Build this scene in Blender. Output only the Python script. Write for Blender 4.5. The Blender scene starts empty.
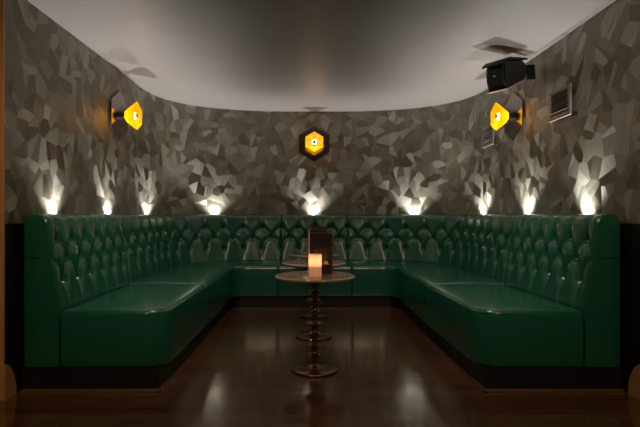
import bpy, bmesh, math, random
import numpy as np
from mathutils import Vector, Matrix
random.seed(4)
C = bpy.context.scene.collection
PI = math.pi
H_CEIL, CAM_Z = 2.486, 1.10

# ------------------------------------------------------------------ helpers
def obj(name, verts, faces, mat, parent=None, smooth=True, sharp=None, uvs=None):
    me = bpy.data.meshes.new(name)
    me.from_pydata([tuple(v) for v in verts], [], [tuple(f) for f in faces])
    me.validate()
    if uvs is not None:
        lay = me.uv_layers.new(name='UVMap')
        for lp in me.loops:
            lay.data[lp.index].uv = uvs[lp.vertex_index]
    bm = bmesh.new(); bm.from_mesh(me)
    bmesh.ops.recalc_face_normals(bm, faces=bm.faces)
    bm.to_mesh(me); bm.free()
    if smooth:
        me.polygons.foreach_set('use_smooth', [True] * len(me.polygons))
        if sharp: me.set_sharp_from_angle(angle=math.radians(sharp))
    me.materials.append(mat)
    o = bpy.data.objects.new(name, me); C.objects.link(o)
    if parent is not None: o.parent = parent
    return o

class MB:
    """collects verts and faces of one mesh"""
    def __init__(s): s.v, s.f = [], []
    def add(s, v, f):
        n = len(s.v); s.v += [tuple(p) for p in v]; s.f += [tuple(i + n for i in q) for q in f]; return s
    def box(s, x0, x1, y0, y1, z0, z1):
        v = [(x, y, z) for z in (z0, z1) for y in (y0, y1) for x in (x0, x1)]
        return s.add(v, [(0, 2, 3, 1), (4, 5, 7, 6), (0, 1, 5, 4), (2, 6, 7, 3), (0, 4, 6, 2), (1, 3, 7, 5)])
    def lathe(s, prof, n=32, axis='z', c=(0, 0, 0), phase=0.0):
        v, f = [], []
        for r, h in prof:
            for k in range(n):
                a = phase + 2 * PI * k / n
                p = (r * math.cos(a), r * math.sin(a), h)
                if axis == 'x': p = (h, r * math.cos(a), r * math.sin(a))
                if axis == 'y': p = (r * math.cos(a), h, r * math.sin(a))
                v.append((p[0] + c[0], p[1] + c[1], p[2] + c[2]))
        m = len(prof)
        for i in range(m - 1):
            for k in range(n):
                f.append((i * n + k, i * n + (k + 1) % n, (i + 1) * n + (k + 1) % n, (i + 1) * n + k))
        f.append(tuple(range(n))[::-1]); f.append(tuple((m - 1) * n + k for k in range(n)))
        return s.add(v, f)
    def tube(s, pts, r, n=8):
        pts = [Vector(p) for p in pts]; v, f = [], []
        for i, p in enumerate(pts):
            t = (pts[min(i + 1, len(pts) - 1)] - pts[max(i - 1, 0)]).normalized()
            a = t.cross(Vector((0, 0, 1)))
            if a.length < .3: a = t.cross(Vector((0, 1, 0)))
            a.normalize(); b = t.cross(a)
            for k in range(n):
                q = 2 * PI * k / n
                v.append(p + a * (r * math.cos(q)) + b * (r * math.sin(q)))
        for i in range(len(pts) - 1):
            for k in range(n):
                f.append((i * n + k, i * n + (k + 1) % n, (i + 1) * n + (k + 1) % n, (i + 1) * n + k))
        f.append(tuple(range(n))); f.append(tuple((len(pts) - 1) * n + k for k in range(n)))
        return s.add(v, f)
    def prism(s, poly, d0, d1, axis='x'):
        """poly of 2D points extruded from d0 to d1 along the axis"""
        def P(a, b, d): return {'x': (d, a, b), 'y': (a, d, b), 'z': (a, b, d)}[axis]
        n = len(poly)
        v = [P(a, b, d0) for a, b in poly] + [P(a, b, d1) for a, b in poly]
        f = [tuple(range(n))[::-1], tuple(range(n, 2 * n))] + [(i, (i + 1) % n, n + (i + 1) % n, n + i) for i in range(n)]
        return s.add(v, f)
    def xf(s, M):
        s.v = [tuple(M @ Vector(p)) for p in s.v]; return s
    def mirror(s, sx):
        if sx > 0: return s
        s.v = [(-x, y, z) for x, y, z in s.v]; s.f = [q[::-1] for q in s.f]; return s
    def build(s, name, mat, parent=None, smooth=True, sharp=35, bevel=0):
        o = obj(name, s.v, s.f, mat, parent, smooth, sharp)
        if bevel:
            m = o.modifiers.new('edge', 'BEVEL'); m.width = bevel; m.segments = 2; m.limit_method = 'ANGLE'
        return o

def tag(o, label, cat, group=None):
    o['label'] = label; o['category'] = cat
    if group: o['group'] = group
    return o
def thing(name, label, cat, loc=(0, 0, 0), rz=0, group=None):
    o = bpy.data.objects.new(name, None); C.objects.link(o); o.empty_display_size = .1
    o.location = loc; o.rotation_euler = (0, 0, rz)
    return tag(o, label, cat, group)
def struct(o): o['kind'] = 'structure'; return o
def dup(root, loc, rz, label):
    r = root.copy(); C.objects.link(r); r.location = loc; r.rotation_euler = (0, 0, rz); r['label'] = label
    for ch in list(root.children):
        c = ch.copy(); C.objects.link(c); c.parent = r
        for g in list(ch.children):
            d = g.copy(); C.objects.link(d); d.parent = c
    return r

# ------------------------------------------------------------------ materials
def mat(name, col, rough=.5, metal=0.0, **kw):
    m = bpy.data.materials.new(name); m.use_nodes = True
    b = m.node_tree.nodes['Principled BSDF']
    b.inputs['Base Color'].default_value = (*col, 1)
    b.inputs['Roughness'].default_value = rough; b.inputs['Metallic'].default_value = metal
    for k, v in kw.items(): b.inputs[k.replace('_', ' ')].default_value = v
    return m
def N(m, typ, **kw):
    n = m.node_tree.nodes.new(typ)
    for k, v in kw.items(): setattr(n, k, v)
    return n
def L(m, a, b): m.node_tree.links.new(a, b)
def bsdf(m): return m.node_tree.nodes['Principled BSDF']

def noise_rough(m, scale, lo, hi, bump=0.0, bscale=None, detail=3):
    tc = N(m, 'ShaderNodeTexCoord'); nz = N(m, 'ShaderNodeTexNoise'); nz.inputs['Scale'].default_value = scale
    nz.inputs['Detail'].default_value = detail
    mr = N(m, 'ShaderNodeMapRange'); mr.inputs['To Min'].default_value = lo; mr.inputs['To Max'].default_value = hi
    L(m, tc.outputs['Object'], nz.inputs['Vector']); L(m, nz.outputs['Fac'], mr.inputs['Value'])
    L(m, mr.outputs['Result'], bsdf(m).inputs['Roughness'])
    if bump:
        n2 = N(m, 'ShaderNodeTexNoise'); n2.inputs['Scale'].default_value = bscale or scale
        bp = N(m, 'ShaderNodeBump'); bp.inputs['Strength'].default_value = bump; bp.inputs['Distance'].default_value = .01
        L(m, tc.outputs['Object'], n2.inputs['Vector']); L(m, n2.outputs['Fac'], bp.inputs['Height'])
        L(m, bp.outputs['Normal'], bsdf(m).inputs['Normal'])
    return m

M_LEATHER = noise_rough(mat('green_leather', (.006, .108, .060), .3, Specular_IOR_Level=1.0), 5, .20, .27, .012, 60)
M_BUTTON = noise_rough(mat('green_button_leather', (.003, .020, .014), .2), 20, .15, .22)
M_SEAM = noise_rough(mat('seam_leather', (.006, .035, .022), .45), 20, .4, .55)
M_PLINTH = noise_rough(mat('black_plinth', (.003, .002, .002), .5), 8, .45, .6)
M_FTRIM = noise_rough(mat('dark_brown_floor_trim', (.10, .052, .027), .35), 12, .25, .45)
M_CEIL = noise_rough(mat('ceiling_plaster', (.295, .268, .258), .42, Specular_IOR_Level=.45), 3, .38, .46)
M_BLACK = noise_rough(mat('black_metal', (.008, .008, .009), .35), 30, .28, .45)
M_SPK = noise_rough(mat('black_speaker_plastic', (.007, .0065, .0065), .5), 40, .45, .6, .2, 300)
M_SILVER = noise_rough(mat('silver_metal', (.7, .7, .7), .25, 1.0), 20, .2, .3)
M_PLATE = noise_rough(mat('bronze_mirror', (.30, .25, .235), .16, 1.0), 6, .13, .19)
M_BRONZE = noise_rough(mat('dark_bronze', (.20, .105, .07), .2, .85), 18, .15, .3)
M_GOLD = noise_rough(mat('gold_foil', (.62, .42, .16), .4, .6), 30, .35, .45)
M_MENU = noise_rough(mat('oxblood_menu_cover', (.010, .003, .003), .4), 60, .4, .5)
M_PAPER = noise_rough(mat('cream_paper', (.62, .50, .36), .8), 60, .7, .85)
M_MEDGE = noise_rough(mat('tan_cover_edge', (.16, .09, .055), .55), 60, .5, .6)
M_VENT = noise_rough(mat('pinkish_grey_vent_paint', (.30, .25, .22), .45), 20, .4, .5)
M_DARK = noise_rough(mat('vent_shaft_shade', (.004, .004, .004), .9), 20, .85, .95)
M_DADO = noise_rough(mat('dark_dado_paint', (.008, .005, .005), .4), 6, .35, .5)
M_WAX = noise_rough(mat('candle_wax', (.85, .72, .55), .5, Subsurface_Weight=.0), 20, .45, .6)

def make_wood_pillar():
    m = mat('golden_varnished_wood', (.3, .16, .06), .4)
    tc = N(m, 'ShaderNodeTexCoord'); mp = N(m, 'ShaderNodeMapping'); mp.inputs['Scale'].default_value = (40, 40, 1.5)
    nz = N(m, 'ShaderNodeTexNoise'); nz.inputs['Scale'].default_value = 2; nz.inputs['Detail'].default_value = 5
    cr = N(m, 'ShaderNodeValToRGB')
    cr.color_ramp.elements[0].color = (.40, .19, .06, 1); cr.color_ramp.elements[1].color = (.64, .37, .14, 1)
    L(m, tc.outputs['Object'], mp.inputs['Vector']); L(m, mp.outputs['Vector'], nz.inputs['Vector'])
    L(m, nz.outputs['Fac'], cr.inputs['Fac']); L(m, cr.outputs['Color'], bsdf(m).inputs['Base Color'])
    return m
M_PILLAR = make_wood_pillar()

def make_floor():
    m = mat('dark_plank_floor', (.03, .015, .008), .3, Specular_IOR_Level=1.0, Coat_Weight=.45, Coat_Roughness=.09)
    tc = N(m, 'ShaderNodeTexCoord')
    br = N(m, 'ShaderNodeTexBrick', offset=.37, offset_frequency=1)
    br.inputs['Color1'].default_value = (.135, .060, .026, 1); br.inputs['Color2'].default_value = (.075, .032, .014, 1)
    br.inputs['Mortar'].default_value = (.006, .003, .002, 1); br.inputs['Scale'].default_value = 1
    br.inputs['Brick Width'].default_value = 1.3; br.inputs['Row Height'].default_value = .095
    br.inputs['Mortar Size'].default_value = .0018; br.inputs['Bias'].default_value = -.1
    mp = N(m, 'ShaderNodeMapping'); mp.inputs['Scale'].default_value = (3, 60, 1)
    nz = N(m, 'ShaderNodeTexNoise'); nz.inputs['Scale'].default_value = 1.2; nz.inputs['Detail'].default_value = 6
    mx = N(m, 'ShaderNodeMix', data_type='RGBA', blend_type='MULTIPLY'); mx.inputs['Factor'].default_value = .75
    cr = N(m, 'ShaderNodeValToRGB'); cr.color_ramp.elements[0].position = .3; cr.color_ramp.elements[1].position = .7
    cr.color_ramp.elements[0].color = (.25, .22, .2, 1); cr.color_ramp.elements[1].color = (1.6, 1.5, 1.4, 1)
    L(m, tc.outputs['Object'], br.inputs['Vector']); L(m, tc.outputs['Object'], mp.inputs['Vector'])
    L(m, mp.outputs['Vector'], nz.inputs['Vector']); L(m, nz.outputs['Fac'], cr.inputs['Fac'])
    L(m, br.outputs['Color'], mx.inputs['A']); L(m, cr.outputs['Color'], mx.inputs['B'])
    L(m, mx.outputs['Result'], bsdf(m).inputs['Base Color'])
    mr = N(m, 'ShaderNodeMapRange'); mr.inputs['To Min'].default_value = .04; mr.inputs['To Max'].default_value = .17
    L(m, nz.outputs['Fac'], mr.inputs['Value']); L(m, mr.outputs['Result'], bsdf(m).inputs['Roughness'])
    mp2 = N(m, 'ShaderNodeMapping'); mp2.inputs['Scale'].default_value = (2.0, 36, 1)
    n2 = N(m, 'ShaderNodeTexNoise'); n2.inputs['Scale'].default_value = 2; n2.inputs['Detail'].default_value = 2
    ad = N(m, 'ShaderNodeMath', operation='MULTIPLY_ADD'); ad.inputs[1].default_value = -.6
    bp = N(m, 'ShaderNodeBump'); bp.inputs['Strength'].default_value = .28; bp.inputs['Distance'].default_value = .003
    L(m, tc.outputs['Object'], mp2.inputs['Vector']); L(m, mp2.outputs['Vector'], n2.inputs['Vector'])
    L(m, br.outputs['Fac'], ad.inputs[0]); L(m, n2.outputs['Fac'], ad.inputs[2])
    L(m, ad.outputs[0], bp.inputs['Height']); L(m, bp.outputs['Normal'], bsdf(m).inputs['Normal'])
    return m
M_FLOOR = make_floor()

def make_table_wood():
    m = mat('polished_brown_tabletop', (.30, .17, .10), .13, .45)
    tc = N(m, 'ShaderNodeTexCoord'); mp = N(m, 'ShaderNodeMapping'); mp.inputs['Scale'].default_value = (4, 30, 4)
    nz = N(m, 'ShaderNodeTexNoise'); nz.inputs['Scale'].default_value = 1.5; nz.inputs['Detail'].default_value = 4
    cr = N(m, 'ShaderNodeValToRGB')
    cr.color_ramp.elements[0].color = (.46, .31, .21, 1); cr.color_ramp.elements[1].color = (.66, .48, .35, 1)
    L(m, tc.outputs['Object'], mp.inputs['Vector']); L(m, mp.outputs['Vector'], nz.inputs['Vector'])
    L(m, nz.outputs['Fac'], cr.inputs['Fac']); L(m, cr.outputs['Color'], bsdf(m).inputs['Base Color'])
    return m
M_TABLE = make_table_wood()

def make_wallpaper():
    """metallic patchwork paper: straight-sided shards, each lying at its own sheen angle"""
    m = mat('metallic_shard_wallpaper', (.25, .22, .18), .4, .5)
    uv = N(m, 'ShaderNodeUVMap'); uv.uv_map = 'UVMap'
    vo = N(m, 'ShaderNodeTexVoronoi', voronoi_dimensions='2D', feature='F1', distance='EUCLIDEAN')
    vo.inputs['Scale'].default_value = 7.4; vo.inputs['Randomness'].default_value = 1.0
    L(m, uv.outputs['UV'], vo.inputs['Vector'])
    # split each cell along a straight cut at a random angle
    sc = N(m, 'ShaderNodeVectorMath', operation='SCALE'); sc.inputs['Scale'].default_value = 1.0
    L(m, uv.outputs['UV'], sc.inputs[0])
    sub = N(m, 'ShaderNodeVectorMath', operation='SUBTRACT'); L(m, sc.outputs[0], sub.inputs[0]); L(m, vo.outputs['Position'], sub.inputs[1])
    wn = N(m, 'ShaderNodeTexWhiteNoise', noise_dimensions='3D'); L(m, vo.outputs['Color'], wn.inputs['Vector'])
    ang = N(m, 'ShaderNodeMath', operation='MULTIPLY'); ang.inputs[1].default_value = 2 * PI; L(m, wn.outputs['Value'], ang.inputs[0])
    co = N(m, 'ShaderNodeMath', operation='COSINE'); si = N(m, 'ShaderNodeMath', operation='SINE')
    L(m, ang.outputs[0], co.inputs[0]); L(m, ang.outputs[0], si.inputs[0])
    cb = N(m, 'ShaderNodeCombineXYZ'); L(m, co.outputs[0], cb.inputs[0]); L(m, si.outputs[0], cb.inputs[1])
    dt = N(m, 'ShaderNodeVectorMath', operation='DOT_PRODUCT'); L(m, sub.outputs[0], dt.inputs[0]); L(m, cb.outputs[0], dt.inputs[1])
    gt = N(m, 'ShaderNodeMath', operation='GREATER_THAN'); gt.inputs[1].default_value = .012; L(m, dt.outputs['Value'], gt.inputs[0])
    ofs = N(m, 'ShaderNodeVectorMath', operation='SCALE'); L(m, gt.outputs[0], ofs.inputs['Scale']); ofs.inputs[0].default_value = (.37, .61, .83)
    key = N(m, 'ShaderNodeVectorMath', operation='ADD'); L(m, vo.outputs['Color'], key.inputs[0]); L(m, ofs.outputs[0], key.inputs[1])
    w2 = N(m, 'ShaderNodeTexWhiteNoise', noise_dimensions='3D'); L(m, key.outputs[0], w2.inputs['Vector'])
    sp = N(m, 'ShaderNodeSeparateColor'); L(m, w2.outputs['Color'], sp.inputs['Color'])
    # colour of the foil
    cr = N(m, 'ShaderNodeValToRGB'); e = cr.color_ramp.elements
    e[0].position = 0; e[0].color = (.19, .16, .118, 1); e[1].position = 1; e[1].color = (.44, .43, .375, 1)
    x = cr.color_ramp.elements.new(.45); x.color = (.235, .22, .17, 1)
    x = cr.color_ramp.elements.new(.8); x.color = (.30, .288, .23, 1)
    L(m, sp.outputs['Red'], cr.inputs['Fac'])
    # fine brushed grain
    mpp = N(m, 'ShaderNodeMapping'); mpp.inputs['Scale'].default_value = (70, 9, 1)
    nz = N(m, 'ShaderNodeTexNoise'); nz.inputs['Scale'].default_value = 1.0; nz.inputs['Detail'].default_value = 3
    L(m, uv.outputs['UV'], mpp.inputs['Vector']); L(m, mpp.outputs['Vector'], nz.inputs['Vector'])
    g2 = N(m, 'ShaderNodeMapRange'); g2.inputs['To Min'].default_value = .75; g2.inputs['To Max'].default_value = 1.22
    L(m, nz.outputs['Fac'], g2.inputs['Value'])
    mul = N(m, 'ShaderNodeVectorMath', operation='SCALE'); L(m, cr.outputs['Color'], mul.inputs[0]); L(m, g2.outputs['Result'], mul.inputs['Scale'])
    L(m, mul.outputs[0], bsdf(m).inputs['Base Color'])
    ro = N(m, 'ShaderNodeMapRange'); ro.inputs['To Min'].default_value = .34; ro.inputs['To Max'].default_value = .62
    L(m, sp.outputs['Green'], ro.inputs['Value']); L(m, ro.outputs['Result'], bsdf(m).inputs['Roughness'])
    # sheen angle per shard
    ge = N(m, 'ShaderNodeNewGeometry')
    c0 = N(m, 'ShaderNodeVectorMath', operation='SUBTRACT'); c0.inputs[1].default_value = (.5, .5, .5); L(m, w2.outputs['Color'], c0.inputs[0])
    c1 = N(m, 'ShaderNodeVectorMath', operation='SCALE'); c1.inputs['Scale'].default_value = TILT; L(m, c0.outputs[0], c1.inputs[0])
    c2 = N(m, 'ShaderNodeVectorMath', operation='ADD'); L(m, ge.outputs['Normal'], c2.inputs[0]); L(m, c1.outputs[0], c2.inputs[1])
    c3 = N(m, 'ShaderNodeVectorMath', operation='NORMALIZE'); L(m, c2.outputs[0], c3.inputs[0])
    L(m, c3.outputs[0], bsdf(m).inputs['Normal'])
    return m
TILT = .27
M_PAPERWALL = make_wallpaper()

def emit_mat(name, col, s):
    m = bpy.data.materials.new(name); m.use_nodes = True; nt = m.node_tree; nt.nodes.clear()
    o = nt.nodes.new('ShaderNodeOutputMaterial'); e = nt.nodes.new('ShaderNodeEmission')
    e.inputs['Color'].default_value = (*col, 1); e.inputs['Strength'].default_value = s
    nt.links.new(e.outputs[0], o.inputs[0]); return m
def lit_glass(name, col, emit_col, s, gloss=.12, rough=.1):
    """coloured diffusing glass of a lamp that is switched on"""
    m = bpy.data.materials.new(name); m.use_nodes = True; nt = m.node_tree; nt.nodes.clear()
    o = nt.nodes.new('ShaderNodeOutputMaterial'); t = nt.nodes.new('ShaderNodeBsdfTranslucent')
    t.inputs['Color'].default_value = (*col, 1)
    g = nt.nodes.new('ShaderNodeBsdfGlossy'); g.inputs['Roughness'].default_value = rough
    mx = nt.nodes.new('ShaderNodeMixShader'); mx.inputs[0].default_value = gloss
    e = nt.nodes.new('ShaderNodeEmission'); e.inputs['Color'].default_value = (*emit_col, 1); e.inputs['Strength'].default_value = s
    ad = nt.nodes.new('ShaderNodeAddShader')
    nt.links.new(t.outputs[0], mx.inputs[1]); nt.links.new(g.outputs[0], mx.inputs[2])
    nt.links.new(mx.outputs[0], ad.inputs[0]); nt.links.new(e.outputs[0], ad.inputs[1]); nt.links.new(ad.outputs[0], o.inputs[0])
    return m
M_AMBER = lit_glass('amber_glass', (1.0, .60, .008), (1.0, .58, .004), .34, .04, .10)
M_BULB = emit_mat('lit_bulb', (1.0, .80, .38), 4)
M_FROST = lit_glass('frosted_candle_glass', (1, .84, .72), (1, .55, .35), .06, .06, .3)
M_FLAME = emit_mat('candle_flame', (1.0, .55, .2), 18)

# ------------------------------------------------------------------ the wall curve (plan), left to right
half = [(-1.89, 2.975), (-1.89, 3.6), (-1.89, 4.3), (-1.89, 4.95), (-1.89, 5.55), (-1.805, 5.93), (-1.62, 6.22), (-1.33, 6.45), (-.87, 6.615), (-.42, 6.67), (0, 6.68)]
ctrl = half + [(-x + (.022 if y < 4.5 else .015 if y < 5.2 else 0), y) for x, y in half[:-1][::-1]]
def catmull(P, per=40):
    P = [np.array(p, float) for p in P]; out = []
    Q = [2 * P[0] - P[1]] + P + [2 * P[-1] - P[-2]]
    for i in range(1, len(Q) - 2):
        p0, p1, p2, p3 = Q[i - 1:i + 3]
        t0 = 0; t1 = t0 + np.linalg.norm(p1 - p0) ** .5; t2 = t1 + np.linalg.norm(p2 - p1) ** .5; t3 = t2 + np.linalg.norm(p3 - p2) ** .5
        for k in range(per):
            t = t1 + (t2 - t1) * k / per
            a1 = (t1 - t) / (t1 - t0) * p0 + (t - t0) / (t1 - t0) * p1
            a2 = (t2 - t) / (t2 - t1) * p1 + (t - t1) / (t2 - t1) * p2
            a3 = (t3 - t) / (t3 - t2) * p2 + (t - t2) / (t3 - t2) * p3
            b1 = (t2 - t) / (t2 - t0) * a1 + (t - t0) / (t2 - t0) * a2
            b2 = (t3 - t) / (t3 - t1) * a2 + (t - t1) / (t3 - t1) * a3
            out.append((t2 - t) / (t2 - t1) * b1 + (t - t1) / (t2 - t1) * b2)
    out.append(P[-1]); return np.array(out)
CV = catmull(ctrl)
CU = np.concatenate([[0], np.cumsum(np.linalg.norm(np.diff(CV, axis=0), axis=1))])
UTOT = CU[-1]
def wp(u): return np.array([np.interp(u, CU, CV[:, 0]), np.interp(u, CU, CV[:, 1])])
def wn_(u):
    t = wp(min(u + .05, UTOT)) - wp(max(u - .05, 0)); t /= np.linalg.norm(t)
    n = np.array([t[1], -t[0]])                         # into the room
    x = abs(wp(u)[0]); k = min(1, max(0, (x - .46) / .5)); k = k * k * (3 - 2 * k)
    n = n * k + np.array([0, -1.0]) * (1 - k)           # the middle of the back wall counts as straight
    return n / np.linalg.norm(n)
def u_at_y(y): return float(np.interp(y, CV[:len(half) * 20, 1], CU[:len(half) * 20]))     # on the left straight
def u_at_x(x): return float(np.interp(x, CV[200:601, 0], CU[200:601]))
def woff(u, t): return wp(u) + wn_(u) * t

# ------------------------------------------------------------------ room shell
def wall_strip(name, u0, u1, z0, z1, t, m):
    n = max(2, int((u1 - u0) / .04)); zs = [z0, (z0 + z1) / 2, z1]
    v, f, uv = [], [], []
    for tt in (t, -.08):
        for i in range(n + 1):
            u = u0 + (u1 - u0) * i / n; p = woff(u, tt)
            for z in zs: v.append((p[0], p[1], z)); uv.append((u + 3, z))
    k = len(zs); off = (n + 1) * k
    for i in range(n):
        for j in range(k - 1):
            a = i * k + j; q = (a, a + k, a + k + 1, a + 1)
            f.append(q); f.append(tuple(x + off for x in q[::-1]))
        for j in (0, k - 1):
            a = i * k + j; f.append((a, a + off, a + k + off, a + k))
    for i in (0, n):
        for j in range(k - 1):
            a = i * k + j; f.append((a, a + 1, a + 1 + off, a + off))
    return struct(obj(name, v, f, m, smooth=True, sharp=40, uvs=uv))
UA, UB = u_at_y(5.55), UTOT - u_at_y(5.55)
for nm, a, b in (('wall_left', 0, UA), ('wall_back', UA, UB), ('wall_right', UB, UTOT)):
    wall_strip(nm, a, b, 1.048, H_CEIL, 0, M_PAPERWALL)
for nm, a, b in (('trim_1', 0, UA), ('trim_2', UA, UB), ('trim_3', UB, UTOT)):   # dark dado under the paper
    wall_strip(nm, a, b, 0, 1.048, .004, M_DADO)
struct(MB().box(-3.6, 3.6, -2.0, 7.0, -.08, 0).build('floor', M_FLOOR, smooth=False))
struct(MB().box(-3.6, 3.6, -2.0, 7.0, H_CEIL, H_CEIL + .08).build('ceiling', M_CEIL, smooth=False))
for k, sx, wd in ((4, 1, 0), (5, -1, .03)):
    struct(MB().box(-2.35, -1.884 - wd, 2.957, 2.974, .15, H_CEIL).mirror(sx).build('trim_%d' % k, M_PILLAR, bevel=.004))
    prof = [(2.952, 0), (2.952, .208), (2.972, .208), (2.992, .195), (3.02, .165), (3.05, .115), (3.066, .06), (3.07, 0)]
    struct(MB().prism(prof, -2.35, -1.872 - wd * .8).mirror(sx).build('baseboard_' + ('left' if sx > 0 else 'right'), M_PILLAR, sharp=25))

# ------------------------------------------------------------------ banquette
ZA, ZB, ZC = .945, .820, .685
PROF_REAR = [(.183, 1.045), (.174, 1.068), (.157, 1.086), (.130, 1.097), (.100, 1.101), (.074, 1.096), (.058, 1.084), (.049, 1.066), (.045, 1.04), (.045, .6), (.045, .144)]
def front_t(z): return .266 if z < .5 else .266 - (.266 - .186) * min(1, (z - .5) / .52)
ZF = [.144, .25, .4] + list(np.linspace(.5, 1.025, 54))
PROF = [(front_t(z), z) for z in ZF] + PROF_REAR
PT = np.array(PROF)
_d = np.roll(PT, -1, 0) - np.roll(PT, 1, 0); _d /= np.linalg.norm(_d, axis=1)[:, None]
PNRM = np.stack([_d[:, 1], -_d[:, 0]], 1)          # outward (t,z)
def segd(x, z, a, b):
    a = np.array(a); b = np.array(b); ab = b - a
    q = np.clip(((x - a[0]) * ab[0] + (z - a[1]) * ab[1]) / (ab @ ab), 0, 1)
    return np.hypot(x - a[0] - q * ab[0], z - a[1] - q * ab[1])
def tuft(s, z, Ltot, p, ph, free0, seam1=True):
    """outward swell at arc position s and height z (arrays)"""
    x = np.abs((s / p - ph + .5) % 1 - .5) * p
    h = p / 2
    def fold(*P): return np.minimum.reduce([segd(x, z, P[i], P[i + 1]) for i in range(len(P) - 1)])
    ab = lambda f, g: (h * f, ZB + (ZA - ZB) * g); cb = lambda f, g: (h * f, ZC + (ZB - ZC) * g)
    d = np.minimum(fold((0, ZA), ab(.36, .80), ab(.66, .50), (h, ZB)), fold((0, ZC), cb(.30, .52), cb(.60, .82), (h, ZB)))
    dv = segd(x, z, (0, ZA), (0, 1.3)); dl = segd(x, z, (0, ZC), (0, .3))
    def pil(d, w): q = np.clip(d / w, 0, 1); return np.sqrt(1 - (1 - q) ** 2)
    Hh = .040
    db = np.minimum(np.minimum(np.hypot(x, z - ZA), np.hypot(x, z - ZC)), np.hypot(x - h, z - ZB))
    a = 1 - .62 * (1 - pil(d, .066))                                   # folds between the buttons
    a = np.minimum(a, 1 - .75 * (1 - pil(dv, .070)))                   # pleats up to the top edge
    fade = np.clip((z - .50) / (ZC - .50), 0, 1) ** .8
    a = np.minimum(a, 1 - .70 * fade * (1 - pil(dl, .065)))            # pleats dying out towards the seat
    a = a * Hh - .026 * np.exp(-(db / .034) ** 2) - .016 * np.exp(-(db / .015) ** 2)
    if not free0: a = np.minimum(a, Hh * pil(s, .02))
    else: a = a + (Hh * .75 - a) * np.clip(1 - s / .03, 0, 1)
    if seam1: a = np.minimum(a, Hh * pil(Ltot - s, .02))
    top = np.clip((1.115 - z) / .05, 0, 1)
    bot = np.clip((z - .46) / .06, 0, 1)
    return (a - .012) * np.where(z < .9, bot, 1) * top

def backrest(u0, u1, ntuft, ph, free0, sx, parent):
    """u0 -> u1 along the wall; free0: the u0 end is the open end of the bench"""
    us = np.linspace(u0, u1, 400)
    q = np.array([woff(u, .19) for u in us]); sl = np.concatenate([[0], np.cumsum(np.linalg.norm(np.diff(q, axis=0), axis=1))])
    Ltot = sl[-1]; p = Ltot / ntuft
    rows = []                                         # (s, inset)
    r0 = .016 if free0 else .006
    for k in range(5):
        a = PI / 2 * k / 4; rows.append((r0 * (1 - math.cos(a)) if True else 0, r0 * (1 - math.sin(a))))
    n = int(Ltot / .0095)
    for i in range(1, n): 
        s = Ltot * i / n
        if r0 < s < Ltot - .006: rows.append((s, 0))
    for k in range(4, -1, -1):
        a = PI / 2 * k / 4; rows.append((Ltot - .006 * (1 - math.cos(a)), .006 * (1 - math.sin(a))))
    m = len(PROF); V = []
    S = np.array([r[0] for r in rows]); INS = np.array([r[1] for r in rows])
    front = len(ZF) + 6
    for s, ins in rows:
        u = float(np.interp(s, sl, us)); b = wp(u); nn = wn_(u)
        zz = PT[:, 1]
        dsp = tuft(np.full(m, s), zz, Ltot, p, ph, free0)
        dsp[front:] = 0
        tz = PT + PNRM * (dsp - ins)[:, None]
        for t, z in tz:
            V.append((b[0] + nn[0] * t, b[1] + nn[1] * t, z))
    F = []
    R = len(rows)
    for i in range(R - 1):
        for j in range(m):
            k = (j + 1) % m
            F.append((i * m + j, i * m + k, (i + 1) * m + k, (i + 1) * m + j))
    F.append(tuple(range(m))); F.append(tuple((R - 1) * m + j for j in range(m))[::-1])
    mb = MB(); mb.v, mb.f = V, F; mb.mirror(sx)
    o = mb.build('backrest', M_LEATHER, parent, sharp=75)
    # covered buttons
    for row, (zr, off) in enumerate(((ZA, 0), (ZB, .5), (ZC, 0))):
        for k in range(-1, ntuft + 1):
            s = (k + ph + off) * p
            if free0 and abs(s) < .02: s = .034
            if s < .02 or s > Ltot - .02: continue
            u = float(np.interp(s, sl, us)); b = wp(u); nn = wn_(u); t = front_t(zr) - .040
            bt = MB().lathe([(.0005, .013), (.007, .0118), (.0135, .008), (.0158, .002), (.013, -.008)], 12, 'y')
            ang = math.atan2(nn[1], nn[0])            # local +y -> wall normal
            bt.xf(Matrix.Translation((b[0] + nn[0] * t, b[1] + nn[1] * t, zr)) @ Matrix.Rotation(ang - PI / 2, 4, 'Z') @ Matrix.Rotation(math.radians(7), 4, 'X'))
            bt.mirror(sx).build('button', M_BUTTON, o, sharp=60)
    return o

def rrect(x0, x1, y0, y1, rad, ins, seg=8):
    """rounded rectangle inset by ins; rad = (r at x0y0, x1y0, x1y1, x0y1)"""
    x0 += ins; x1 -= ins; y0 += ins; y1 -= ins; out = []
    for (cx, cy, sx, sy, a0), r in zip(((x0, y0, 1, 1, PI), (x1, y0, -1, 1, 1.5 * PI), (x1, y1, -1, -1, 0), (x0, y1, 1, -1, .5 * PI)), rad):
        r = max(r - ins, .003)
        for k in range(seg + 1):
            a = a0 + PI / 2 * k / seg
            out.append((cx + sx * r + r * math.cos(a), cy + sy * r + r * math.sin(a)))
    return out
def ring_solid(rings):
    v, f = [], []; n = len(rings[0][0])
    for poly, z in rings: v += [(x, y, z) for x, y in poly]
    for i in range(len(rings) - 1):
        for k in range(n):
            f.append((i * n + k, i * n + (k + 1) % n, (i + 1) * n + (k + 1) % n, (i + 1) * n + k))
    f.append(tuple(range(n))[::-1]); f.append(tuple((len(rings) - 1) * n + k for k in range(n)))
    mb = MB(); mb.v, mb.f = v, f; return mb

Y_END, Y_SEAM, X_SEAM, X_IN, Y_IN = 3.11, 4.28, -.43, -.95, 5.83
U_END, U_SEAM, U_CEN = u_at_y(Y_END), u_at_y(Y_SEAM), u_at_x(X_SEAM)

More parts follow.
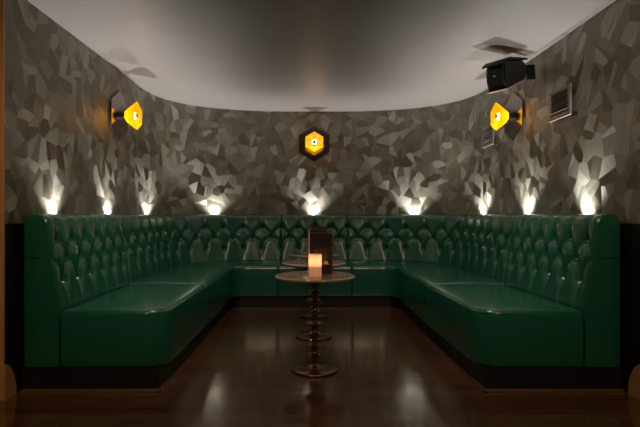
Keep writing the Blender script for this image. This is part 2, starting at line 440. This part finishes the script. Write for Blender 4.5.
def bench_seat(sx, parent):
    rad = (.02, .15, .02, .02); R = lambda i: rrect(-1.617, X_IN, Y_END, Y_SEAM, rad, i)
    mb = ring_solid([(R(.012), .144), (R(.003), .150), (R(0), .165), (R(0), .465), (R(.003), .480), (R(.010), .493), (R(.022), .502), (R(.04), .507),
                     (R(.09), .514), (R(.16), .520), (R(.24), .523), (R(.32), .524)])
    o = mb.mirror(sx).build('seat_cushion', M_LEATHER, parent, sharp=60)
    w = rrect(-1.617, X_IN, Y_END, Y_SEAM, rad, .0025)
    pts = [(x, y, .483) for x, y in w[2:3] + w[9:20]]       # welt round the open end and the aisle edge
    MB().tube(pts, .0035).mirror(sx).build('piping', M_LEATHER, o)
    return o
def strip_seat(outer, inner, sx, parent):
    """outer / inner: matching lists of plan points; closed loft with small creases at both ends"""
    sec_q = [0, .15, .3, .5, .7, .85]
    V, F = [], []; n = len(outer)
    cum = [0]
    for i in range(1, n): cum.append(cum[-1] + np.linalg.norm(inner[i] - inner[i - 1]))
    for i in range(n):
        e = min(i, n - 1 - i); ins = [.012, .006, .002, 0][min(e, 3)]
        o_, n_ = outer[i], inner[i]; w = np.linalg.norm(n_ - o_); d = (n_ - o_) / w
        pts = []
        pts.append((o_, .144))
        for q in sec_q: pts.append((o_ + (n_ - o_) * q, .507 + .017 * math.sin(PI * min(1, q + .12)) ** .6 - ins))
        for back, z in ((.04, .507), (.022, .502), (.010, .493), (.003, .480), (0, .465), (0, .165), (.003, .150), (.012, .144)):
            pts.append((n_ - d * (back + ins), z - (ins if z > .46 else 0)))
        for p, z in pts: V.append((p[0], p[1], z))
    m = len(V) // n
    for i in range(n - 1):
        for j in range(m):
            k = (j + 1) % m
            F.append((i * m + j, i * m + k, (i + 1) * m + k, (i + 1) * m + j))
    F.append(tuple(range(m))); F.append(tuple((n - 1) * m + j for j in range(m))[::-1])
    mb = MB(); mb.v, mb.f = V, F
    return mb.mirror(sx).build('seat_cushion', M_LEATHER, parent, sharp=60)
def resample(P, fr):
    P = np.array(P); L_ = np.concatenate([[0], np.cumsum(np.linalg.norm(np.diff(P, axis=0), axis=1))]); L_ /= L_[-1]
    return [np.array([np.interp(f, L_, P[:, 0]), np.interp(f, L_, P[:, 1])]) for f in fr]
def inner_path(xi, yi, r):
    return [(xi, Y_SEAM), (xi, yi - r)] + [(xi + r - r * math.cos(a), yi - r + r * math.sin(a)) for a in np.linspace(0, PI / 2, 10)[1:]] + [(X_SEAM, yi)]
FR = [0, .003, .007, .012] + list(np.linspace(.02, .98, 50)) + [.988, .993, .997, 1]
def strip_prism(A, B, z0, z1):
    n = len(A); v = [(p[0], p[1], z) for z in (z0, z1) for p in list(A) + list(B)[::-1]]
    mb = MB(); k = 2 * n; f = []
    for i in range(k): f.append((i, (i + 1) % k, k + (i + 1) % k, k + i))
    for i in range(n - 1):
        f.append((i, k - 1 - i, k - 2 - i, i + 1)); f.append((k + i, k + i + 1, k + k - 2 - i, k + k - 1 - i))
    mb.v, mb.f = v, f; return mb

def bench(sx, label):
    t = thing('banquette_bench', label, 'banquette', (0, 0, 0), 0, 'green leather banquette sections')
    bk = backrest(U_END, U_SEAM, 6, .5, True, sx, t)
    # piping on the end panel: along its inner edge and across it
    e = [(-1.89 + front_t(z) - .004, Y_END + .003, z) for z in np.linspace(.16, 1.03, 30)]
    MB().tube(e, .004).mirror(sx).build('piping', M_LEATHER, bk)
    MB().tube([(-1.89 + .05, Y_END - .001, .836), (-1.89 + .10, Y_END - .002, .834), (-1.89 + .19, Y_END - .001, .833), (-1.89 + front_t(.83) - .008, Y_END + .004, .829)], .0035).mirror(sx).build('seam', M_SEAM, bk)
    bench_seat(sx, t)
    MB().box(-1.845, X_IN - .04, Y_END - .012, Y_SEAM, 0, .144).mirror(sx).build('plinth', M_PLINTH, t)
    q = MB().prism([(0, 0), (.02, 0), (.02, .008), (.014, .017), (0, .02)], -1.845, X_IN - .022, 'x')
    q.v = [(x, Y_END - .011 - a, z) for x, a, z in q.v]
    q2 = MB().prism([(0, 0), (.02, 0), (.02, .008), (.014, .017), (0, .02)], Y_END - .031, Y_SEAM, 'y')
    q2.v = [(X_IN - .042 + a, y, z) for a, y, z in q2.v]
    q.add(q2.v, q2.f); q.mirror(sx).build('floor_trim', M_FTRIM, t)
    return t
def corner(sx, label):
    t = thing('banquette_corner', label, 'banquette', (0, 0, 0), 0, 'green leather banquette sections')
    # built from the centre seam outwards is the same curve: phase 0 puts a button row one pitch from the seam
    backrest(U_SEAM, U_CEN, 12, 0, False, sx, t)
    us = np.linspace(U_SEAM, U_CEN, 120)
    outer = resample([woff(u, .253) for u in us], FR)
    inner = resample(inner_path(X_IN, Y_IN, .16), FR)
    strip_seat(outer, inner, sx, t)
    fr = list(np.linspace(0, 1, 50))
    A = resample([woff(u, .046) for u in us], fr); B = resample(inner_path(X_IN - .04, Y_IN + .04, .16), fr)
    strip_prism(A, B, 0, .146).mirror(sx).build('plinth', M_PLINTH, t)
    A2 = resample(inner_path(X_IN - .022, Y_IN + .022, .16), fr)
    strip_prism(B, A2, 0, .017).mirror(sx).build('floor_trim', M_FTRIM, t)
    return t
lb = bench(1, 'green buttoned leather bench along the left wall, nearest the golden pillar')
rb = bench(-1, 'green buttoned leather bench along the right wall, below the larger vent grille')
for o in [c for c in lb.children_recursive]:
    for v in o.data.vertices: v.co.x -= .012 * (Y_SEAM - v.co.y) / (Y_SEAM - Y_END)
for o in [c for c in rb.children_recursive]:          # the right bench opens outwards a little, like its wall
    for v in o.data.vertices: v.co.x += .036 * (Y_SEAM - v.co.y) / (Y_SEAM - Y_END)
corner(1, 'curved green leather corner seat joining the left bench to the back wall')
corner(-1, 'curved green leather corner seat joining the right bench to the back wall')
def centre_seat():
    t = thing('banquette_centre', 'short green leather seat section on the back wall under the central hexagonal lamp', 'banquette', (0, 0, 0), 0, 'green leather banquette sections')
    uc2 = UTOT - U_CEN
    backrest(U_CEN, uc2, 4, 0, False, 1, t)
    us = np.linspace(U_CEN, uc2, 60)
    outer = resample([woff(u, .253) for u in us], FR); inner = resample([(X_SEAM, Y_IN), (-X_SEAM, Y_IN)], FR)
    strip_seat(outer, inner, 1, t)
    fr = list(np.linspace(0, 1, 20))
    A = resample([woff(u, .046) for u in us], fr); B = resample([(X_SEAM, Y_IN + .04), (-X_SEAM, Y_IN + .04)], fr)
    strip_prism(A, B, 0, .146).build('plinth', M_PLINTH, t)
    A2 = resample([(X_SEAM, Y_IN + .022), (-X_SEAM, Y_IN + .022)], fr)
    strip_prism(B, A2, 0, .017).build('floor_trim', M_FTRIM, t)
centre_seat()

# ------------------------------------------------------------------ tables
def make_table(loc, label):
    t = thing('pedestal_table', label, 'table', loc, 0, 'round pedestal tables down the aisle')
    R = .286
    MB().lathe([(.02, .652), (R - .03, .652), (R - .008, .655), (R, .662), (R, .668), (R - .003, .673), (R - .010, .675), (R - .04, .6755), (.02, .6755)], 72).build('tabletop', M_TABLE, t, sharp=50)
    MB().lathe([(.015, .638), (.09, .638), (.10, .645), (.10, .6525), (.015, .6525)], 40).build('mounting_plate', M_BRONZE, t)
    MB().lathe([(.02, 0), (.155, 0), (.163, .004), (.165, .010), (.162, .016), (.150, .021), (.09, .026), (.055, .032), (.03, .042), (.024, .05), (.02, .05)], 56).build('base', M_BRONZE, t)
    pr = [(.024, .045), (.019, .06), (.017, .085)]
    for z, r, hh in ((.112, .044, .014), (.188, .071, .012), (.262, .044, .014), (.338, .069, .012), (.412, .042, .014), (.482, .060, .012), (.548, .040, .014)):
        pr += [(.017, z - hh - .012), (.021, z - hh), (r * .8, z - hh * .55), (r, z - hh * .15), (r, z + hh * .15), (r * .8, z + hh * .5), (.021, z + hh), (.017, z + hh + .012)]
    pr += [(.017, .59), (.022, .615), (.035, .64)]
    MB().lathe(pr, 32).build('stem', M_BRONZE, t, sharp=60)
    return t
T1 = (-.028, 3.53, 0); T2 = (-.030, 4.50, 0); T3 = (-.018, 5.44, 0)
tb = make_table(T1, 'nearest round table, holding the glowing candle, on a turned bronze stem')
dup(tb, T2, 0, 'middle round table of the row, directly behind the candle table')
dup(tb, T3, 0, 'farthest round table, close to the back wall seat')

ZT = .676
def make_menu(loc, rz, label):
    """stiff folded menu standing on its long edges, open towards the right"""
    t = thing('menu', label, 'menu', loc, rz, 'folded menus standing on the tables')
    w, h = .176, .296
    def leaf(x0, x1, y0, y1, z0, z1, ang, hx=-w / 2):
        return MB().box(x0, x1, y0, y1, z0, z1).xf(Matrix.Translation((hx, 0, 0)) @ Matrix.Rotation(ang, 4, 'Z') @ Matrix.Translation((-hx, 0, 0)))
    f = leaf(-w / 2, w / 2, -.002, .002, 0, h, 0).build('front_cover', M_MENU, t, smooth=False)
    b = leaf(-w / 2, w / 2, -.002, .002, 0, h, math.radians(17)).build('back_cover', M_MENU, t, smooth=False)
    MB().box(-w / 2 - .003, -w / 2 + .002, -.004, .006, 0, h).build('spine', M_MEDGE, t, bevel=.001)
    leaf(-w / 2 + .002, w / 2 - .002, .001, .004, .002, h - .003, math.radians(4)).build('page', M_PAPER, t, smooth=False)
    leaf(-w / 2 + .002, w / 2 - .002, -.004, -.001, .002, h - .003, math.radians(13)).build('page', M_PAPER, t, smooth=False)
    e = MB().box(-w / 2, w / 2, -.0032, .0028, h - .003, h + .001); e.box(w / 2 - .003, w / 2 + .001, -.0032, .0028, 0, h)
    e.build('edge_trim', M_MEDGE, f, smooth=False)
    # gold emblem: a small fan of leaves over a bar
    g = MB(); cx, cz = .042, .080
    g.box(cx - .020, cx + .020, -.0032, -.0018, cz - .007, cz - .002)
    for k, (a, ln) in enumerate(((-68, .017), (-40, .021), (-8, .023), (26, .020), (58, .015))):
        lf = []
        for q in np.linspace(0, 1, 7): lf.append((.0052 * math.sin(PI * q), ln * q))
        for q in np.linspace(1, 0, 7)[1:-1]: lf.append((-.0052 * math.sin(PI * q), ln * q))
        pz = MB().prism(lf, -.0032, -.0018, 'y').xf(Matrix.Translation((cx, 0, cz - .001)) @ Matrix.Rotation(math.radians(-a), 4, 'Y').inverted())
        g.add(pz.v, pz.f)
    g.build('emblem', M_GOLD, f, smooth=False)
    return t
mn = make_menu((.012, 3.555, ZT), math.radians(-9), 'dark red folded menu on the nearest table, behind the candle')
dup(mn, (.012, 4.52, ZT), math.radians(-4), 'dark red folded menu on the middle table, its top edge rising behind the front menu')
dup(mn, (.030, 5.45, ZT), math.radians(2), 'dark red folded menu on the farthest table, only a sliver of top edge showing')

def candle():
    t = thing('candle_holder', 'frosted glass candle holder glowing orange on the nearest table', 'candle', (-.028, 3.425, ZT))
    r = .0445
    o = MB()
    prof = [(.012, 0), (r - .004, 0), (r - .001, .003), (r, .008), (r, .153), (r - .0015, .155), (r - .004, .153), (r - .004, .012), (.012, .010)]
    o.lathe(prof, 40).build('glass', M_FROST, t, sharp=50)
    MB().lathe([(.01, .0105), (r - .005, .0105), (r - .005, .072), (r - .008, .075), (.01, .073)], 32).build('wax', M_WAX, t)
    MB().lathe([(.0012, .072), (.0012, .086)], 8).build('wick', M_BLACK, t)
    MB().lathe([(.001, .082), (.005, .090), (.0075, .100), (.006, .113), (.003, .124), (.0004, .132)], 12).build('flame', M_FLAME, t)
    ld = bpy.data.lights.new('candle_light', 'POINT'); ld.energy = .12; ld.color = (1, .48, .24); ld.shadow_soft_size = .012
    lo = bpy.data.objects.new('candle_light', ld); lo.location = (0, 0, .115); lo.parent = t; C.objects.link(lo)
candle()

# ------------------------------------------------------------------ wall lamps (local +y points out of the wall)
def make_sconce(u, z, label):
    p = woff(u, 0); n = wn_(u)
    t = thing('wall_lamp', label, 'wall lamp', (p[0], p[1], z), math.atan2(n[1], n[0]) - PI / 2, 'hexagonal amber wall lamps')
    ph = PI / 2
    MB().lathe([(.06, .004), (.205, .004), (.228, .012), (.236, .016), (.236, .020), (.232, .022), (.02, .022)], 6, 'y', phase=ph).build('back_plate', M_PLATE, t, sharp=20)
    MB().lathe([(.02, .021), (.040, .021), (.042, .036), (.042, .050), (.030, .056), (.030, .066), (.038, .070), (.038, .084), (.02, .086)], 24, 'y').build('socket', M_BLACK, t)
    sh = MB().lathe([(.020, .080), (.052, .080), (.060, .086), (.128, .172), (.134, .184), (.128, .193), (.118, .190), (.078, .140), (.052, .128)], 6, 'y', phase=ph)
    # drop the last cap (open mouth round the bulb)
    sh.f = sh.f[:-1]
    sh.build('shade', M_AMBER, t, sharp=20)
    b = MB().lathe([(.012, .086), (.014, .108), (.024, .122), (.033, .142), (.035, .155), (.030, .172), (.022, .180)], 24, 'y').build('bulb', M_BULB, t, sharp=60)
    MB().lathe([(.0225, .1795), (.018, .186), (.010, .190), (.001, .191)], 20, 'y').build('bulb_cap', M_BLACK, b, sharp=60)
    ld = bpy.data.lights.new('wall_lamp_light', 'POINT'); ld.energy = .4; ld.color = (1, .52, .14); ld.shadow_soft_size = .03
    lo = bpy.data.objects.new('wall_lamp_light', ld); lo.location = (0, .24, 0); lo.parent = t; C.objects.link(lo)
    return t
ul = u_at_y(4.74)
sc = make_sconce(ul, 2.045, 'amber hexagonal wall lamp on the left wall, seen from its side')
for u, z, lb in ((UTOT / 2, 2.055, 'amber hexagonal wall lamp facing forward at the centre of the back wall'), (UTOT - u_at_y(4.78), 2.045, 'amber hexagonal wall lamp on the right wall, beneath the loudspeaker')):
    p = woff(u, 0); n = wn_(u)
    dup(sc, (p[0], p[1], z), math.atan2(n[1], n[0]) - PI / 2, lb)

# ------------------------------------------------------------------ vent grilles on the right wall
def make_vent(yc, zc, label):
    t = thing('vent_grille', label, 'vent', (1.89, yc, zc), PI / 2, 'square wall vents')   # local +y -> -x (into the room)
    w, h = .165, .118
    f = MB(); b = .036
    f.box(-w, w, .001, .016, h - b * .8, h).box(-w, w, .001, .016, -h, -h + b * 1.0).box(-w, -w + b, .001, .016, -h + b, h - b * .8).box(w - b, w, .001, .016, -h + b, h - b * .8)
    f.build('frame', M_VENT, t, bevel=.003)
    MB().box(-w + b, w - b, .0005, .002, -h + b, h - b * .8).build('shaft_shade', M_DARK, t, smooth=False)  # flat sheet, its black colour stands in for shade behind the slats
    zz = np.linspace(-h + b + .014, h - b * .8 - .012, 6)
    for z in zz:
        MB().box(-w + b - .002, w - b + .002, -.0008, .0008, -.011, .011).xf(Matrix.Translation((0, .010, z)) @ Matrix.Rotation(math.radians(-50), 4, 'X')).build('slat', M_VENT, t, smooth=False)
    return t
vt = make_vent(3.875, 1.968, 'larger looking nearer vent grille on the right wall, right of the loudspeaker')
dup(vt, (1.89, 5.43, 1.968), PI / 2, 'small looking far vent grille on the right wall, left of the amber lamp')

# ------------------------------------------------------------------ loudspeaker (local -x is the front)
def speaker():
    t = thing('loudspeaker', 'black wall loudspeaker tilted down from the right wall near the ceiling', 'speaker', (1.595, 4.18, 2.285)); t.scale = (.88, .88, .88)
    t.rotation_euler = (math.radians(2), math.radians(-9), math.radians(28))
    # cabinet: wedge side profile in (x,z), extruded along y
    MB().prism([(-.150, -.150), (.09, -.078), (.125, -.055), (.130, .075), (.10, .095), (-.150, .098)], -.105, .105, 'y').build('cabinet', M_SPK, t, bevel=.006)
    v, fc = [], []
    for k, q in enumerate(np.linspace(-1, 1, 9)):
        for y in np.linspace(-.100, .100, 9): v.append((-.152 - .022 * (1 - q * q) - .010 * (1 - (y / .1) ** 2), y, -.027 + q * .118))
    for k in range(8):
        for j in range(8): fc.append((k * 9 + j, k * 9 + j + 1, k * 9 + j + 10, k * 9 + j + 9))
    gr = MB().add(v, fc).build('grille', M_SPK, t, sharp=70)
    m = gr.modifiers.new('thick', 'SOLIDIFY'); m.thickness = .006
    MB().lathe([(.001, 0), (.013, 0), (.013, .003), (.001, .003)], 20, 'x').xf(Matrix.Translation((-.1855, -.005, -.02)) @ Matrix.Diagonal((1, 1.3, .55, 1))).build('badge', M_SILVER, gr)
    MB().prism([(-.205, .072), (-.198, .092), (-.150, .122), (-.085, .134), (.150, .118), (.150, .108), (-.085, .120), (-.14, .107), (-.178, .080)], -.118, .118, 'y').build('top_shell', M_SPK, t, sharp=30)
    MB().prism([(-.185, -.150), (-.150, -.152), (.09, -.080), (.12, -.060), (.125, -.067), (.09, -.089), (-.150, -.162), (-.185, -.160)], -.112, .112, 'y').build('bottom_shell', M_VENT, t, sharp=30)
    MB().box(.122, .152, -.06, .06, -.05, .085).build('bracket_plate', M_BLACK, t, bevel=.003)
    MB().box(.150, .215, -.045, .045, -.055, .075).build('bracket_block', M_BLACK, t, bevel=.006)
    MB().box(.212, .335, -.05, .05, -.07, .07).build('bracket_arm', M_BLACK, t)
    MB().lathe([(.002, -.070), (.014, -.070), (.014, -.040), (.002, -.040)], 14, 'y', c=(.165, 0, .045)).build('clamp_knob', M_SILVER, t)
    MB().lathe([(.002, -.065), (.010, -.065), (.010, -.040), (.002, -.040)], 14, 'y', c=(.185, 0, -.035)).build('clamp_knob', M_SILVER, t)
speaker()

# ------------------------------------------------------------------ light
def spot(name, loc, to, energy, col, size, blend, soft):
    d = bpy.data.lights.new(name, 'SPOT'); d.energy = energy; d.color = col; d.spot_size = math.radians(size); d.spot_blend = blend; d.shadow_soft_size = soft
    o = bpy.data.objects.new(name, d); o.location = loc; C.objects.link(o)
    o.rotation_euler = (Vector(to) - Vector(loc)).to_track_quat('-Z', 'Y').to_euler(); return o
UP = [u_at_y(3.53), u_at_y(4.51), u_at_y(5.58), u_at_x(-1.30)]
UP = UP + [UTOT / 2 - .01] + [UTOT - u for u in UP]
for u in UP:
    p = woff(u, .036); q = woff(u, .10)
    spot('uplight', (p[0], p[1], 1.07), (q[0], q[1], 1.9), 58, (1.0, .98, .93), 120, 1.0, .032)
for sx in (-1, 1):  # added unseen fill spots that brighten the seat tops and backs
    spot('seat_fill_light', (sx * .55, 2.75, 2.45), (sx * 1.05, 4.25, .5), 46, (1, .92, .80), 74, 1.0, .10)
def point(name, loc, e, col, soft):
    d = bpy.data.lights.new(name, 'POINT'); d.energy = e; d.color = col; d.shadow_soft_size = soft
    o = bpy.data.objects.new(name, d); o.location = loc; C.objects.link(o); return o
spot('bar_downlight', (-1.0, .9, 2.44), (-1.75, 2.9, .5), 55, (1, .70, .42), 95, .9, .06)
spot('bar_downlight', (1.0, .9, 2.44), (1.75, 2.9, .5), 55, (1, .70, .42), 95, .9, .06)

w = bpy.data.worlds.new('room_ambience'); bpy.context.scene.world = w; w.use_nodes = True
w.node_tree.nodes['Background'].inputs['Color'].default_value = (1.0, .82, .70, 1)
w.node_tree.nodes['Background'].inputs['Strength'].default_value = .016

# ------------------------------------------------------------------ camera
cd = bpy.data.cameras.new('camera'); cam = bpy.data.objects.new('camera', cd); C.objects.link(cam)
cam.location = (-.07, 0, CAM_Z); cam.rotation_euler = (PI / 2, 0, 0)
cd.sensor_width = 36; cd.lens = 498 / 640 * 36; cd.shift_x = 11 / 640; cd.shift_y = 1.5 / 640; cd.clip_start = .05
S = bpy.context.scene; S.camera = cam
S.view_settings.view_transform = 'Standard'; S.view_settings.look = 'None'
S.view_settings.exposure = 0.28; S.view_settings.gamma = 1.0; S.view_settings.use_curve_mapping = False
S.cycles.use_denoising = True
S.cycles.sample_clamp_indirect = 4.0
